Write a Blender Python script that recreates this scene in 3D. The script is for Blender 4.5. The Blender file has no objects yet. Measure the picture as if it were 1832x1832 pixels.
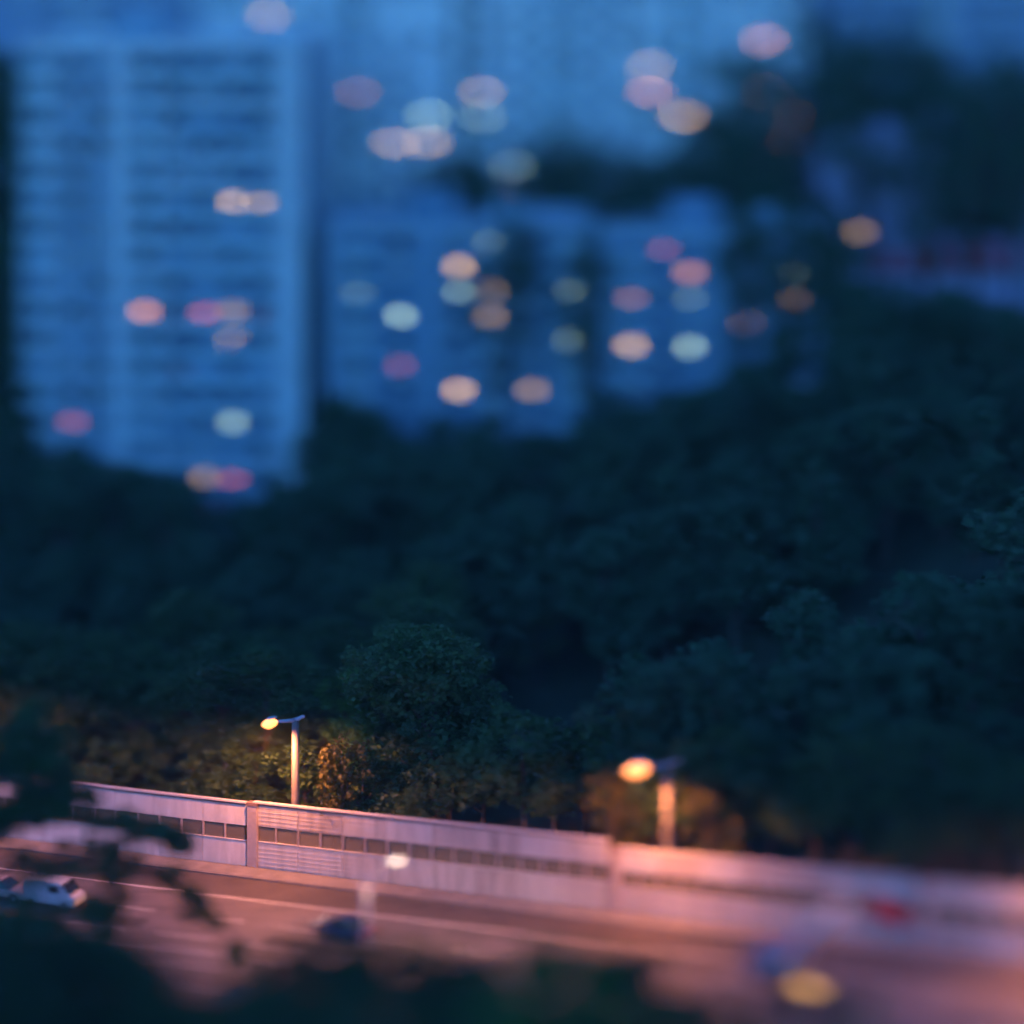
import bpy, math, random
import numpy as np
from mathutils import Vector, Matrix, noise as mnoise

random.seed(7)
S = bpy.context.scene
COL = S.collection
R = math.radians

# ------------------------------------------------------------------ camera, sky, exposure
FPX, CX, HOR = 5280.0, 916.0, -300.0        # focal length, principal point and horizon line in photo pixels (1832 wide)
CAMH = 84.2
cam_d = bpy.data.cameras.new('camera')
cam = bpy.data.objects.new('camera', cam_d)
COL.objects.link(cam)
cam.location = (0, 0, CAMH)
cam.rotation_euler = (R(90), 0, 0)
cam_d.sensor_width = 36
cam_d.lens = 36 * FPX / 1832
cam_d.shift_y = (HOR - 916) / 1832
cam_d.clip_start = 1
cam_d.clip_end = 6000
cam_d.dof.use_dof = True
cam_d.dof.focus_distance = 240
cam_d.dof.aperture_fstop = 0.0100
cam_d.dof.aperture_ratio = 0.68
S.camera = cam

world = bpy.data.worlds.new('World')
S.world = world
world.use_nodes = True
wn, wl = world.node_tree.nodes, world.node_tree.links
bg = wn['Background']
sky = wn.new('ShaderNodeTexSky')
sky.sky_type = 'NISHITA'
sky.sun_disc = False
sky.sun_elevation = R(-3.0)
sky.sun_rotation = R(200)
sky.ozone_density = 3.0
tint = wn.new('ShaderNodeMix'); tint.data_type = 'RGBA'; tint.blend_type = 'MULTIPLY'   # blue hour seen at the camera's warm white balance
tint.inputs['Factor'].default_value = 1.0
tint.inputs[7].default_value = (0.68, 1.95, 2.05, 1)
wl.new(sky.outputs[0], tint.inputs[6]); wl.new(tint.outputs[2], bg.inputs[0])
bg.inputs[1].default_value = 0.15

S.view_settings.view_transform = 'Standard'
S.view_settings.look = 'None'
S.view_settings.exposure = 5.6
S.view_settings.gamma = 1
S.cycles.use_denoising = True
S.cycles.max_bounces = 3
S.cycles.diffuse_bounces = 2
S.cycles.glossy_bounces = 1
S.cycles.transmission_bounces = 1
S.cycles.use_adaptive_sampling = True
S.cycles.adaptive_threshold = 0.05
S.cycles.adaptive_min_samples = 12
S.cycles.transparent_max_bounces = 12
S.cycles.sample_clamp_indirect = 6
S.cycles.caustics_reflective = False
S.cycles.caustics_refractive = False
LAMP = 0.46                                    # overall power of the street lamps

# ------------------------------------------------------------------ helpers
def P(px, py, Y):
    return Vector(((px - CX) / FPX * Y, Y, CAMH - (py - HOR) / FPX * Y))
def proj(v):
    return (CX + v[0] / v[1] * FPX, HOR + (CAMH - v[2]) / v[1] * FPX)

def mat(name, col, rough=0.8, metal=0.0, noise=0.0, scale=3.0, emit=None, es=1.0, col2=None, bump=0.0, spec=None, stretch=None):
    m = bpy.data.materials.new(name)
    m.use_nodes = True
    n, l = m.node_tree.nodes, m.node_tree.links
    b = n['Principled BSDF']
    b.inputs['Base Color'].default_value = (*col, 1)
    b.inputs['Roughness'].default_value = rough
    b.inputs['Metallic'].default_value = metal
    if spec is not None: b.inputs['Specular IOR Level'].default_value = spec
    if noise or col2:
        tc = n.new('ShaderNodeTexCoord')
        t = n.new('ShaderNodeTexNoise'); t.inputs['Scale'].default_value = scale; t.inputs['Detail'].default_value = 6
        if stretch:
            mp = n.new('ShaderNodeMapping'); mp.inputs['Scale'].default_value = stretch
            l.new(tc.outputs['Object'], mp.inputs['Vector']); l.new(mp.outputs[0], t.inputs['Vector'])
        else: l.new(tc.outputs['Object'], t.inputs['Vector'])
        r = n.new('ShaderNodeValToRGB')
        c2 = col2 or tuple(c * (1 + noise) for c in col)
        c1 = col if col2 else tuple(c * (1 - noise) for c in col)
        r.color_ramp.elements[0].position = 0.32; r.color_ramp.elements[0].color = (*c1, 1)
        r.color_ramp.elements[1].position = 0.68; r.color_ramp.elements[1].color = (*c2, 1)
        l.new(t.outputs['Fac'], r.inputs['Fac']); l.new(r.outputs['Color'], b.inputs['Base Color'])
        if bump:
            bn = n.new('ShaderNodeBump'); bn.inputs['Strength'].default_value = bump
            l.new(t.outputs['Fac'], bn.inputs['Height']); l.new(bn.outputs['Normal'], b.inputs['Normal'])
    if emit:
        b.inputs['Emission Color'].default_value = (*emit, 1)
        b.inputs['Emission Strength'].default_value = es
        m.cycles.emission_sampling = 'NONE'
    return m

def leaf_mat(name, c1, c2):
    m = bpy.data.materials.new(name); m.use_nodes = True
    n, l = m.node_tree.nodes, m.node_tree.links
    b = n['Principled BSDF']; b.inputs['Roughness'].default_value = 0.6
    b.inputs['Specular IOR Level'].default_value = 0.3
    g = n.new('ShaderNodeNewGeometry'); oi = n.new('ShaderNodeObjectInfo')
    a = n.new('ShaderNodeMath'); a.operation = 'ADD'
    mu = n.new('ShaderNodeMath'); mu.operation = 'MULTIPLY'; mu.inputs[1].default_value = 0.5
    l.new(g.outputs['Random Per Island'], a.inputs[0]); l.new(oi.outputs['Random'], a.inputs[1]); l.new(a.outputs[0], mu.inputs[0])
    r = n.new('ShaderNodeValToRGB')
    r.color_ramp.elements[0].color = (*c1, 1); r.color_ramp.elements[1].color = (*c2, 1)
    l.new(mu.outputs[0], r.inputs['Fac']); l.new(r.outputs['Color'], b.inputs['Base Color'])
    tr = n.new('ShaderNodeBsdfTranslucent'); l.new(r.outputs['Color'], tr.inputs['Color'])
    mx = n.new('ShaderNodeMixShader'); mx.inputs[0].default_value = 0.3
    l.new(b.outputs[0], mx.inputs[1]); l.new(tr.outputs[0], mx.inputs[2])
    l.new(mx.outputs[0], n['Material Output'].inputs['Surface'])
    return m

M = {
 'asphalt': mat('asphalt', (0.125, 0.107, 0.11), 0.7, noise=0.30, scale=0.5, bump=0.05, stretch=(0.35, 1.2, 1)),
 'shoulder': mat('shoulder_asphalt', (0.075, 0.06, 0.058), 0.8, noise=0.25, scale=0.35),
 'paint': mat('road_paint', (0.75, 0.73, 0.68), 0.6, noise=0.15, scale=2),
 'concrete': mat('concrete', (0.19, 0.175, 0.18), 0.85, noise=0.18, scale=0.8),
 'kerb': mat('kerb_concrete', (0.18, 0.165, 0.16), 0.85, noise=0.2, scale=1.2),
 'panel': mat('painted_panel', (0.46, 0.43, 0.42), 0.6, noise=0.20, scale=1.6, stretch=(1, 1, 0.12)),
 'panel2': mat('weathered_panel', (0.40, 0.36, 0.35), 0.65, noise=0.28, scale=1.3, stretch=(1, 1, 0.12)),
 'panel3': mat('replaced_panel', (0.50, 0.49, 0.50), 0.55, noise=0.14, scale=1.8, stretch=(1, 1, 0.12)),
 'panel_pale': mat('pale_painted_panel', (0.66, 0.62, 0.60), 0.6, noise=0.14, scale=1.4, stretch=(1, 1, 0.12)),
 'panel_pale2': mat('weathered_pale_panel', (0.58, 0.54, 0.53), 0.6, noise=0.2, scale=1.4, stretch=(1, 1, 0.12)),
 'cap': mat('cap_metal', (0.6, 0.55, 0.55), 0.45, noise=0.1),
 'cap_red': mat('cap_fascia', (0.20, 0.13, 0.12), 0.6, noise=0.15),
 'post': mat('barrier_post', (0.40, 0.34, 0.34), 0.6, noise=0.12),
 'steel': mat('galvanised_steel', (0.21, 0.19, 0.185), 0.5, metal=0.2, noise=0.12, scale=2),
 'steel_blue': mat('cool_painted_steel', (0.45, 0.52, 0.62), 0.5, metal=0.1, noise=0.1, scale=2),
 'earth': mat('earth', (0.035, 0.045, 0.022), 0.95, noise=0.4, scale=0.15, bump=0.2),
 'bark': mat('bark', (0.07, 0.055, 0.04), 0.9, noise=0.35, scale=3, bump=0.3),
 'bark_dark': mat('dark_bark', (0.045, 0.035, 0.03), 0.9, noise=0.35, scale=3, bump=0.3),
 'leaf_a': leaf_mat('deep_green_leaf', (0.035, 0.08, 0.03), (0.07, 0.14, 0.04)),
 'leaf_b': leaf_mat('blue_green_leaf', (0.034, 0.09, 0.046), (0.052, 0.12, 0.058)),
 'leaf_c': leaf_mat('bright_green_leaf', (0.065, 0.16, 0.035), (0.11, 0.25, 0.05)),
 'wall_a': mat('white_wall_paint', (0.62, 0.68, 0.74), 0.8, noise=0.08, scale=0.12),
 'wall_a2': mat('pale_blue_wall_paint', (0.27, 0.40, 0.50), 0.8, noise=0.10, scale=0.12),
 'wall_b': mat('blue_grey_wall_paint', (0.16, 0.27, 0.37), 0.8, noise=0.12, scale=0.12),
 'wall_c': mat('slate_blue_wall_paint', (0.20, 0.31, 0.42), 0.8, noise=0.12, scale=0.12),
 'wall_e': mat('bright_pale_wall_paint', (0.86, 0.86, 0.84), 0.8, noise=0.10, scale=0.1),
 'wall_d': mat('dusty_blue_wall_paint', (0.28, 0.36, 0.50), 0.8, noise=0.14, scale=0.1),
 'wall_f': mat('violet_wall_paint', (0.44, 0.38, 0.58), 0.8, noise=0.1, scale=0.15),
 'trim': mat('white_trim_paint', (0.58, 0.64, 0.66), 0.7, noise=0.06, scale=0.4),
 'trim_teal': mat('teal_white_trim', (0.44, 0.60, 0.64), 0.7, noise=0.08, scale=0.4),
 'frame': mat('window_frame', (0.35, 0.40, 0.45), 0.5),
 'curtain': mat('pale_curtain_behind_glass', (0.34, 0.42, 0.46), 0.25, spec=0.6),
 'curtain2': mat('blue_curtain_behind_glass', (0.10, 0.17, 0.28), 0.2, spec=0.6),
 'leaf_lamp_tint': leaf_mat('lamp_tinted_leaf', (0.06, 0.07, 0.02), (0.16, 0.15, 0.04)),  # orange lamp light put into the leaf colour of the bushes by the lamps
 'pane': mat('dark_window_glass', (0.03, 0.05, 0.08), 0.12, spec=0.6),
 'roofm': mat('roof_screed', (0.50, 0.53, 0.55), 0.9, noise=0.15, scale=0.3),
 'awning': mat('red_awning', (0.55, 0.06, 0.10), 0.7, noise=0.1),
 'tyre': mat('tyre_rubber', (0.02, 0.02, 0.02), 0.9),
 'rim': mat('wheel_rim', (0.4, 0.4, 0.42), 0.35, metal=0.8),
 'carglass': mat('car_glass', (0.02, 0.025, 0.03), 0.08, spec=0.6),
 'car_blue': mat('dark_blue_car_paint', (0.02, 0.045, 0.13), 0.25),
 'car_white': mat('white_car_paint', (0.72, 0.72, 0.74), 0.3),
 'car_silver': mat('pale_car_paint', (0.55, 0.42, 0.38), 0.35),
 'truck': mat('truck_paint', (0.30, 0.22, 0.30), 0.4),
 'ramp_w': mat('white_ramp_plate', (0.75, 0.76, 0.74), 0.5),
 'ramp_b': mat('blue_ramp_plate', (0.28, 0.42, 0.70), 0.5),
 'dark': mat('dark_steel', (0.04, 0.035, 0.04), 0.6),
 'red_sign': mat('red_sign_face', (0.60, 0.05, 0.06), 0.5),
 'taillight': mat('taillight', (0.5, 0.02, 0.02), 0.3, emit=(1, 0.06, 0.05), es=0.01),
 'yellow_light': mat('yellow_light_panel', (0.6, 0.4, 0.1), 0.4, emit=(1.0, 0.46, 0.14), es=0.034),
 'headlight': mat('headlight', (0.8, 0.8, 0.8), 0.2, emit=(1.0, 0.9, 0.75), es=0.01),
 'lamp_on': mat('sodium_lamp_glow', (0.9, 0.6, 0.3), 0.4, emit=(1.0, 0.27, 0.055), es=0.085),
 'lamp_white': mat('warm_lamp_glow', (0.9, 0.8, 0.7), 0.4, emit=(1.0, 0.72, 0.5), es=0.07),
}
WINCOL = {'W': (1.0, 0.60, 0.31), 'O': (1.0, 0.36, 0.18), 'G': (0.62, 0.92, 0.72), 'R': (0.85, 0.16, 0.20)}
WINS = 0.030
def win_mat(k, s):
    key = 'lit_%s_%d' % (k, round(s * 100))
    if key not in M:
        c = WINCOL[k]
        M[key] = mat({'W': 'warm', 'O': 'orange', 'G': 'greenish', 'R': 'red'}[k] + '_lit_window', tuple(x * 0.3 for x in c), 0.4, emit=c, es=WINS * s)
    return M[key]

def gm():                                    # clear glass for the barrier band
    m = bpy.data.materials.new('barrier_glass'); m.use_nodes = True
    n, l = m.node_tree.nodes, m.node_tree.links
    b = n['Principled BSDF']; b.inputs['Base Color'].default_value = (0.30, 0.26, 0.20, 1); b.inputs['Roughness'].default_value = 0.2
    t = n.new('ShaderNodeBsdfTransparent'); t.inputs[0].default_value = (0.75, 0.74, 0.7, 1)
    x = n.new('ShaderNodeMixShader'); x.inputs[0].default_value = 0.5
    l.new(t.outputs[0], x.inputs[1]); l.new(b.outputs[0], x.inputs[2]); l.new(x.outputs[0], n['Material Output'].inputs['Surface'])
    return m
M['bglass'] = gm()

class MB:
    def __init__(s): s.v = []; s.f = []
    def quad(s, a, b, c, d):
        i = len(s.v); s.v += [tuple(a), tuple(b), tuple(c), tuple(d)]; s.f.append((i, i+1, i+2, i+3)); return s
    def hexa(s, p):                           # 8 points: bottom ring 0-3, top ring 4-7
        i = len(s.v); s.v += [tuple(q) for q in p]
        for f in ((3,2,1,0),(4,5,6,7),(0,1,5,4),(1,2,6,5),(2,3,7,6),(3,0,4,7)): s.f.append(tuple(i+k for k in f))
        return s
    def box(s, x0, x1, y0, y1, z0, z1):
        return s.hexa([(x0,y0,z0),(x1,y0,z0),(x1,y1,z0),(x0,y1,z0),(x0,y0,z1),(x1,y0,z1),(x1,y1,z1),(x0,y1,z1)])
    def tube(s, pts, rad, n=8, cap=True):
        rings = []
        pts = [Vector(p) for p in pts]
        for k, p in enumerate(pts):
            d = (pts[min(k+1, len(pts)-1)] - pts[max(k-1, 0)]).normalized()
            u = d.cross(Vector((0, 0, 1)) if abs(d.z) < 0.9 else Vector((1, 0, 0))).normalized(); w = d.cross(u)
            i = len(s.v)
            for a in range(n):
                t = 2*math.pi*a/n; s.v.append(tuple(p + (u*math.cos(t) + w*math.sin(t)) * rad[k]))
            rings.append(i)
        for a, b in zip(rings, rings[1:]):
            for k in range(n): s.f.append((a+k, a+(k+1) % n, b+(k+1) % n, b+k))
        if cap:
            s.f.append(tuple(reversed(range(rings[0], rings[0]+n)))); s.f.append(tuple(range(rings[-1], rings[-1]+n)))
        return s
    def prism(s, prof, y0, y1, taper=0.0, zt=0.0):   # xz profile extruded over y; points above zt pulled in by taper
        i = len(s.v); n = len(prof)
        for y, sg in ((y0, 1), (y1, -1)):
            for x, z in prof: s.v.append((x, y + (sg*taper if z > zt else 0), z))
        s.f.append(tuple(range(i, i+n))); s.f.append(tuple(reversed(range(i+n, i+2*n))))
        for k in range(n): s.f.append((i+(k+1) % n, i+k, i+n+k, i+n+(k+1) % n))
        return s
    def mesh(s, name, m):
        me = bpy.data.meshes.new(name); me.from_pydata(s.v, [], s.f); me.materials.append(m); me.update(); return me
    def build(s, name, m, parent=None, smooth=False, bevel=0, loc=None):
        me = s.mesh(name, m)
        if smooth:
            for p in me.polygons: p.use_smooth = True
        return link(name, me, parent, bevel, loc)

def link(name, me, parent=None, bevel=0, loc=None):
    o = bpy.data.objects.new(name, me); COL.objects.link(o)
    if parent: o.parent = parent
    if loc is not None: o.location = loc
    if bevel:
        b = o.modifiers.new('bevel', 'BEVEL'); b.width = bevel; b.segments = 2; b.limit_method = 'ANGLE'
    return o
def tag(o, label, cat, group=None):
    o['label'] = label; o['category'] = cat
    if group: o['group'] = group
    return o
def thing(name, label, cat, loc=(0,0,0), rz=0, group=None):
    o = bpy.data.objects.new(name, None); COL.objects.link(o); o.empty_display_size = 0.3
    o.location = loc; o.rotation_euler = (0, 0, rz)
    return tag(o, label, cat, group)

# ------------------------------------------------------------------ the line of the barrier foot and the road
_px = np.array([-500, -300, 0, 455, 1000, 1500, 2000, 2300.])
_Y = np.array([255.5, 252.4, 247.6, 240.05, 224.5, 205, 186, 175.])
_X = (_px - CX) / FPX * _Y
_Z = CAMH - (1552 + (_px - 455) * 0.122 - HOR) / FPX * _Y
_cy = np.polyfit(_X, _Y, 3); _cz = np.polyfit(_X, _Z, 3)
def wy(x): return float(np.polyval(_cy, x))
def wz(x):
    if x < -62: x = -62
    if x > 50: return float(np.polyval(_cz, 50))
    return float(np.polyval(_cz, x))
# sample by arc length
_xs = np.linspace(-150, 62, 900)
def wy_ext(x):
    if x < -62: return wy(-62) + (wy(-62) - wy(-60)) / 2 * (-62 - x) * 1.0
    if x > 50: return wy(50) + (wy(50) - wy(49)) * (x - 50)
    return wy(x)
_WP = np.array([(x, wy_ext(x), wz(x)) for x in _xs])
_arc = np.concatenate([[0], np.cumsum(np.linalg.norm(np.diff(_WP[:, :2], axis=0), axis=1))])
def at_arc(a, off=0.0, dz=0.0):               # point at arc length a, off metres towards the camera side
    x, y, z = (float(np.interp(a, _arc, _WP[:, k])) for k in range(3))
    x2, y2 = (float(np.interp(a + 0.5, _arc, _WP[:, k])) for k in range(2))
    x1, y1 = (float(np.interp(a - 0.5, _arc, _WP[:, k])) for k in range(2))
    t = Vector((x2 - x1, y2 - y1, 0)).normalized(); n = Vector((t.y, -t.x, 0))
    return Vector((x, y, z + dz)) + n * off
def arc_at_px(px, off=0.0):
    best = None
    for a in np.linspace(_arc[0], _arc[-1], 1200):
        e = abs(proj(at_arc(a, off))[0] - px)
        if best is None or e < best[0]: best = (e, a)
    return best[1]
A0, A1 = float(_arc[0]), float(_arc[-1])
def sdist(x, y):                              # signed distance from the barrier line, + on the camera side; and line height there
    d = np.hypot(_WP[:, 0] - x, _WP[:, 1] - y); k = int(np.argmin(d))
    return (d[k] if y < _WP[k, 1] else -d[k]), _WP[k, 2]

ROADW = 29.0
def ground_z(x, y):
    s, zr = sdist(x, y)
    nz = mnoise.noise(Vector((x*0.03, y*0.03, 0.3))) * 1.2
    if s < -0.8:
        k = -s - 0.8
        sl = 0.20 + 0.13 * min(1, max(0, (x - 5) / 40))
        z = zr - 0.1 + min(k, 75) * sl + nz * min(1, k/12)
        if y > 345: z += (y - 345) * 0.5 * min(1, (y - 345)/40)
        return min(z, 112 + nz*3)
    if s < ROADW + 1.5: return zr - 0.25
    k = s - ROADW - 1.5
    z = zr - 0.25 - min(k, 20) * 0.08 + nz * min(1, k/10)
    hill = 62 - 0.78 * max(0, y - 5) if y > -40 else 62
    return max(z, hill)

# ------------------------------------------------------------------ ground sheet
def make_ground():
    xs = np.concatenate([np.linspace(-2500, -180, 10), np.linspace(-160, 160, 81), np.linspace(180, 2500, 10)])
    ys = np.concatenate([np.linspace(-2500, -60, 8), np.linspace(-40, 150, 20), np.linspace(156, 340, 93), np.linspace(350, 520, 20), np.linspace(600, 4200, 9)])
    v = []
    for y in ys:
        for x in xs: v.append((x, y, ground_z(x, y)))
    nx = len(xs); f = []
    for j in range(len(ys)-1):
        for i in range(nx-1):
            f.append((j*nx+i, j*nx+i+1, (j+1)*nx+i+1, (j+1)*nx+i))
    me = bpy.data.meshes.new('ground'); me.from_pydata(v, [], f); me.materials.append(M['earth'])
    for p in me.polygons: p.use_smooth = True
    o = link('ground', me); o['kind'] = 'structure'
make_ground()

def strip(name, o0, o1, dz, m, a0=A0, a1=A1, step=2.0, parent=None, struct=True, dashes=None, thick=0.0):
    b = MB()
    segs = [(a0, a1)] if not dashes else [(a, min(a + dashes[0], a1)) for a in np.arange(a0, a1, dashes[1])]
    for s0, s1 in segs:
        n = max(1, int((s1 - s0) / step)); prev = None
        for k in range(n+1):
            a = s0 + (s1 - s0) * k / n
            c = (at_arc(a, o0, dz), at_arc(a, o1, dz))
            if prev:
                if thick:
                    dn = Vector((0, 0, -thick))
                    b.hexa([prev[1]+dn, c[1]+dn, c[0]+dn, prev[0]+dn, prev[1], c[1], c[0], prev[0]])
                else: b.quad(prev[1], c[1], c[0], prev[0])
            prev = c
    o = b.build(name, m, parent)
    if struct and not parent: o['kind'] = 'structure'
    return o
road = strip('road', 2.6, ROADW, 0.0, M['asphalt'])
strip('shoulder', 2.61, 6.6, 0.004, M['shoulder'])
strip('verge_pavement', 0.35, 2.35, 0.14, M['concrete'], thick=0.35)
strip('kerb', 2.35, 2.6, 0.12, M['kerb'], thick=0.3)
strip('near_kerb', ROADW, ROADW + 0.3, 0.12, M['kerb'], thick=0.4)
strip('edge_line', 6.75, 6.93, 0.008, M['paint'], parent=road)
for off in (11.3, 15.4):
    strip('lane_line', off, off + 0.15, 0.008, M['paint'], parent=road, dashes=(6.0, 9.0))
strip('edge_line', 18.0, 18.15, 0.008, M['paint'], parent=road)
strip('edge_line', 20.6, 20.75, 0.008, M['paint'], parent=road)
strip('lane_line', 24.2, 24.35, 0.008, M['paint'], parent=road, dashes=(6.0, 9.0))

prr = random.Random(11)
M['patch'] = mat('asphalt_patch', (0.055, 0.05, 0.05), 0.8, noise=0.2, scale=0.8)
for k in range(16):
    a_ = arc_at_px(prr.uniform(120, 1500), 12); o_ = prr.choice((3.0, 7.6, 8.8, 11.9, 13.2, 15.9, 18.6))
    strip('asphalt_patch', o_, o_ + prr.uniform(0.7, 2.0), 0.006, M['patch'], a_, a_ + prr.uniform(2, 14), parent=road)
# ------------------------------------------------------------------ noise barrier
def barrier_run(label, px0, px1, H, panel, ribs, pillar_first, k=1.0):
    a0 = arc_at_px(px0); a1 = arc_at_px(px1)
    base = at_arc(a0)
    root = thing('noise_barrier', label, 'noise barrier', base, 0, 'noise barrier runs along the far side of the road')
    def slab(name, s0, s1, z0, z1, y0, y1, m):
        b = MB()
        p = [at_arc(s0, y1), at_arc(s1, y1), at_arc(s1, y0), at_arc(s0, y0)]
        b.hexa([q + Vector((0, 0, z0)) - base for q in p] + [q + Vector((0, 0, z1)) - base for q in p])
        return b.build(name, m, root)
    n = max(1, round((a1 - a0) / 4.2)); st = (a1 - a0) / n
    zl0, zl1, zu0, zu1 = 0.05, H*0.40, H*0.635, H*0.945
    prd = random.Random(px1)
    for i in range(n):
        pl_, pu_ = M[prd.choice(panel)], M[prd.choice(panel)]
        s0, s1 = a0 + i*st + 0.02, a0 + (i+1)*st - 0.02
        slab('lower_panel', s0, s1, zl0, zl1, -0.08, 0.08, pl_)
        slab('upper_panel', s0, s1, zu0, zu1, -0.08, 0.08, pu_)
        if ribs:
            for nm, q0, q1, c in (('panel_rib', zl0, zl1, 6), ('panel_rib', zu0, zu1, 5)):
                bb = MB()
                for r_ in range(c):
                    zz = q0 + (r_ + 0.5) * (q1 - q0) / c
                    p = [at_arc(s0, 0.096), at_arc(s1, 0.096), at_arc(s1, 0.08), at_arc(s0, 0.08)]
                    bb.hexa([q + Vector((0, 0, zz-0.05)) - base for q in p] + [q + Vector((0, 0, zz+0.05)) - base for q in p])
                o = bb.build(nm, pl_ if q0 == zl0 else pu_, root); o['kind'] = 'stuff'
        for h in range(2):
            g0 = s0 + h*st/2; g1 = g0 + st/2 - 0.04
            slab('glass_pane', g0 + 0.10, g1 - 0.10, zl1 + 0.05, zu0 - 0.05, -0.02, 0.02, M['bglass'])
            slab('mullion', g0 - 0.06, g0 + 0.08, zl1, zu0, -0.07, 0.09, M['post'])
        slab('pane_rail', s0, s1, zl1, zl1 + 0.05, -0.10, 0.13, M['cap'])
        slab('cap_fascia', s0, s1, zu1, H - 0.12, -0.12, 0.10, M['cap_red'])
        slab('cap_rail', s0, s1, H - 0.12, H, -0.16, 0.20, M['cap'])
    if pillar_first:
        slab('pillar', a0 - 0.45, a0 + 0.45, 0, H*0.94, -0.25, 0.32, M['post'])
        slab('pillar_cap', a0 - 0.5, a0 + 0.5, H*0.94, H*0.985, -0.28, 0.36, M['cap_red'])
    return root
barrier_run('pale smooth noise barrier at the left, ending at the thick pillar', -420, 440, 5.28, ('panel_pale', 'panel_pale', 'panel_pale2'), False, False)
barrier_run('ribbed grey-pink noise barrier in front of the sharp street lamp', 456, 1090, 5.40, ('panel', 'panel', 'panel2', 'panel3'), True, True)
barrier_run('blurred noise barrier stretch below the out of focus orange lamp', 1104, 1640, 4.9, ('panel', 'panel', 'panel2', 'panel3'), True, True)
barrier_run('noise barrier stretch at the right edge of the picture', 1656, 2200, 4.8, ('panel', 'panel', 'panel2', 'panel3'), True, True)
# ------------------------------------------------------------------ street lamps
def street_lamp(label, base, h, head_dir, power, col, emat, pole_m, r0=0.26, arm=2.0, group='street lamps along the road', hs=1.0, tilt=0.12, spot=True, stub=0.45, aim=(R(-4), 0, 0)):
    t = thing('street_lamp', label, 'street lamp', base, 0, group)
    MB().tube([(0,0,-0.3),(0,0,0.0),(0,0,h*0.5),(0,0,h)], [r0*1.0, r0, r0*0.9, r0*0.8], 12).build('pole', pole_m, t, True)
    MB().box(-r0*1.7, r0*1.7, -r0*1.7, r0*1.7, -0.3, 0.12).build('base_plate', M['kerb'], t)
    d = Vector((*head_dir, 0)).normalized()
    e = d * arm + Vector((0, 0, h + tilt*arm))
    MB().tube([(0,0,h-0.06), d*arm*0.35 + Vector((0,0,h+0.02)), e], [r0*0.5, r0*0.42, r0*0.32], 8).build('arm', M['steel_blue'], t, True)
    d2 = Vector((-d.x, d.y, 0)); e2 = d2*arm*stub + Vector((0, 0, h + 0.45*arm*stub))
    MB().tube([(0,0,h-0.06), e2], [r0*0.5, r0*0.35], 8).build('stub_arm', M['steel_blue'], t, True)
    MB().tube([e2, e2 + d2*0.5*stub + Vector((0,0,0.08))], [r0*0.45, r0*0.25], 8).build('unlit_head', M['steel_blue'], t, True)
    side = Vector((-d.y, d.x, 0))
    def lathe(z0, z1, zc, k, w):
        b = MB(); L = 1.25*hs*k; W = w*hs*k; N = 24; rings = []
        for zz, q in ((z0, 0.35), (z0*0.75+z1*0.25, 0.82), ((z0+z1)/2, 1.0), (z0*0.25+z1*0.75, 0.88), (z1, 0.5)):
            i = len(b.v)
            for a in range(N):
                u = 2*math.pi*a/N
                b.v.append(tuple(e + d*(L*0.5 + math.cos(u)*L*0.5*q) + side*math.sin(u)*W*0.5*q + Vector((0,0,zz*hs))))
            rings.append(i)
        for a, c in zip(rings, rings[1:]):
            for k_ in range(N): b.f.append((a+k_, a+(k_+1) % N, c+(k_+1) % N, c+k_))
        b.f.append(tuple(reversed(range(rings[0], rings[0]+N)))); b.f.append(tuple(range(rings[-1], rings[-1]+N)))
        return b
    hd = lathe(0.26, 0.40, 0, 0.72, 0.5).build('lamp_head', M['steel_blue'], t, True)
    lathe(-0.30, 0.27, 0, 1.0, 0.70).build('lamp_bowl', emat, hd, True)
    ld = bpy.data.lights.new('lamp_light', 'SPOT'); ld.spot_size = R(172); ld.spot_blend = 0.25; ld.energy = power * LAMP; ld.color = col; ld.shadow_soft_size = 0.3
    lo = bpy.data.objects.new('lamp_light', ld); COL.objects.link(lo); lo.parent = t
    lo.rotation_euler = aim
    lo.location = e + d*1.1*hs + Vector((0, 0, -0.6*hs))
    return t
SOD = (1.0, 0.29, 0.09)
def big_lamp(label, px, py_top, power, emat, hdir=(-0.72, -0.70), off=-0.75, hs=1.0, **k):
    a = arc_at_px(px, off); b = at_arc(a, off); b.z = ground_z(b.x, b.y)
    h = (CAMH - (py_top - HOR) / FPX * b.y) - b.z
    return street_lamp(label, b, h, hdir, power, SOD, emat, M['steel'], hs=hs, **k)
big_lamp('sharp street lamp with glowing orange head behind the ribbed barrier', 530, 1287, 700, M['lamp_on'], r0=0.36, hs=1.25, arm=1.9)
big_lamp('out of focus orange street lamp over the right half of the barrier', 1192, 1366, 600, M['lamp_on'], hs=1.7, r0=0.27, arm=2.2)
big_lamp('orange street lamp whose glow shows at the right edge', 1945, 1490, 420, M['lamp_on'])
big_lamp('street lamp beyond the left edge lighting the barrier', -110, 1212, 700, M['lamp_on'])
a3 = arc_at_px(655, 15.9); b3 = at_arc(a3, 15.9, 0.012)
h3 = CAMH - (1577 - HOR) / FPX * b3.y - b3.z
street_lamp('small pale blue lamp post with white glowing head standing between the lanes', b3 , h3, (0.92, 0.38), 150, (1.0, 0.45, 0.25), M['lamp_white'], M['steel_blue'], r0=0.17, arm=1.9, hs=0.75, tilt=0.62, stub=0.35)

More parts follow.
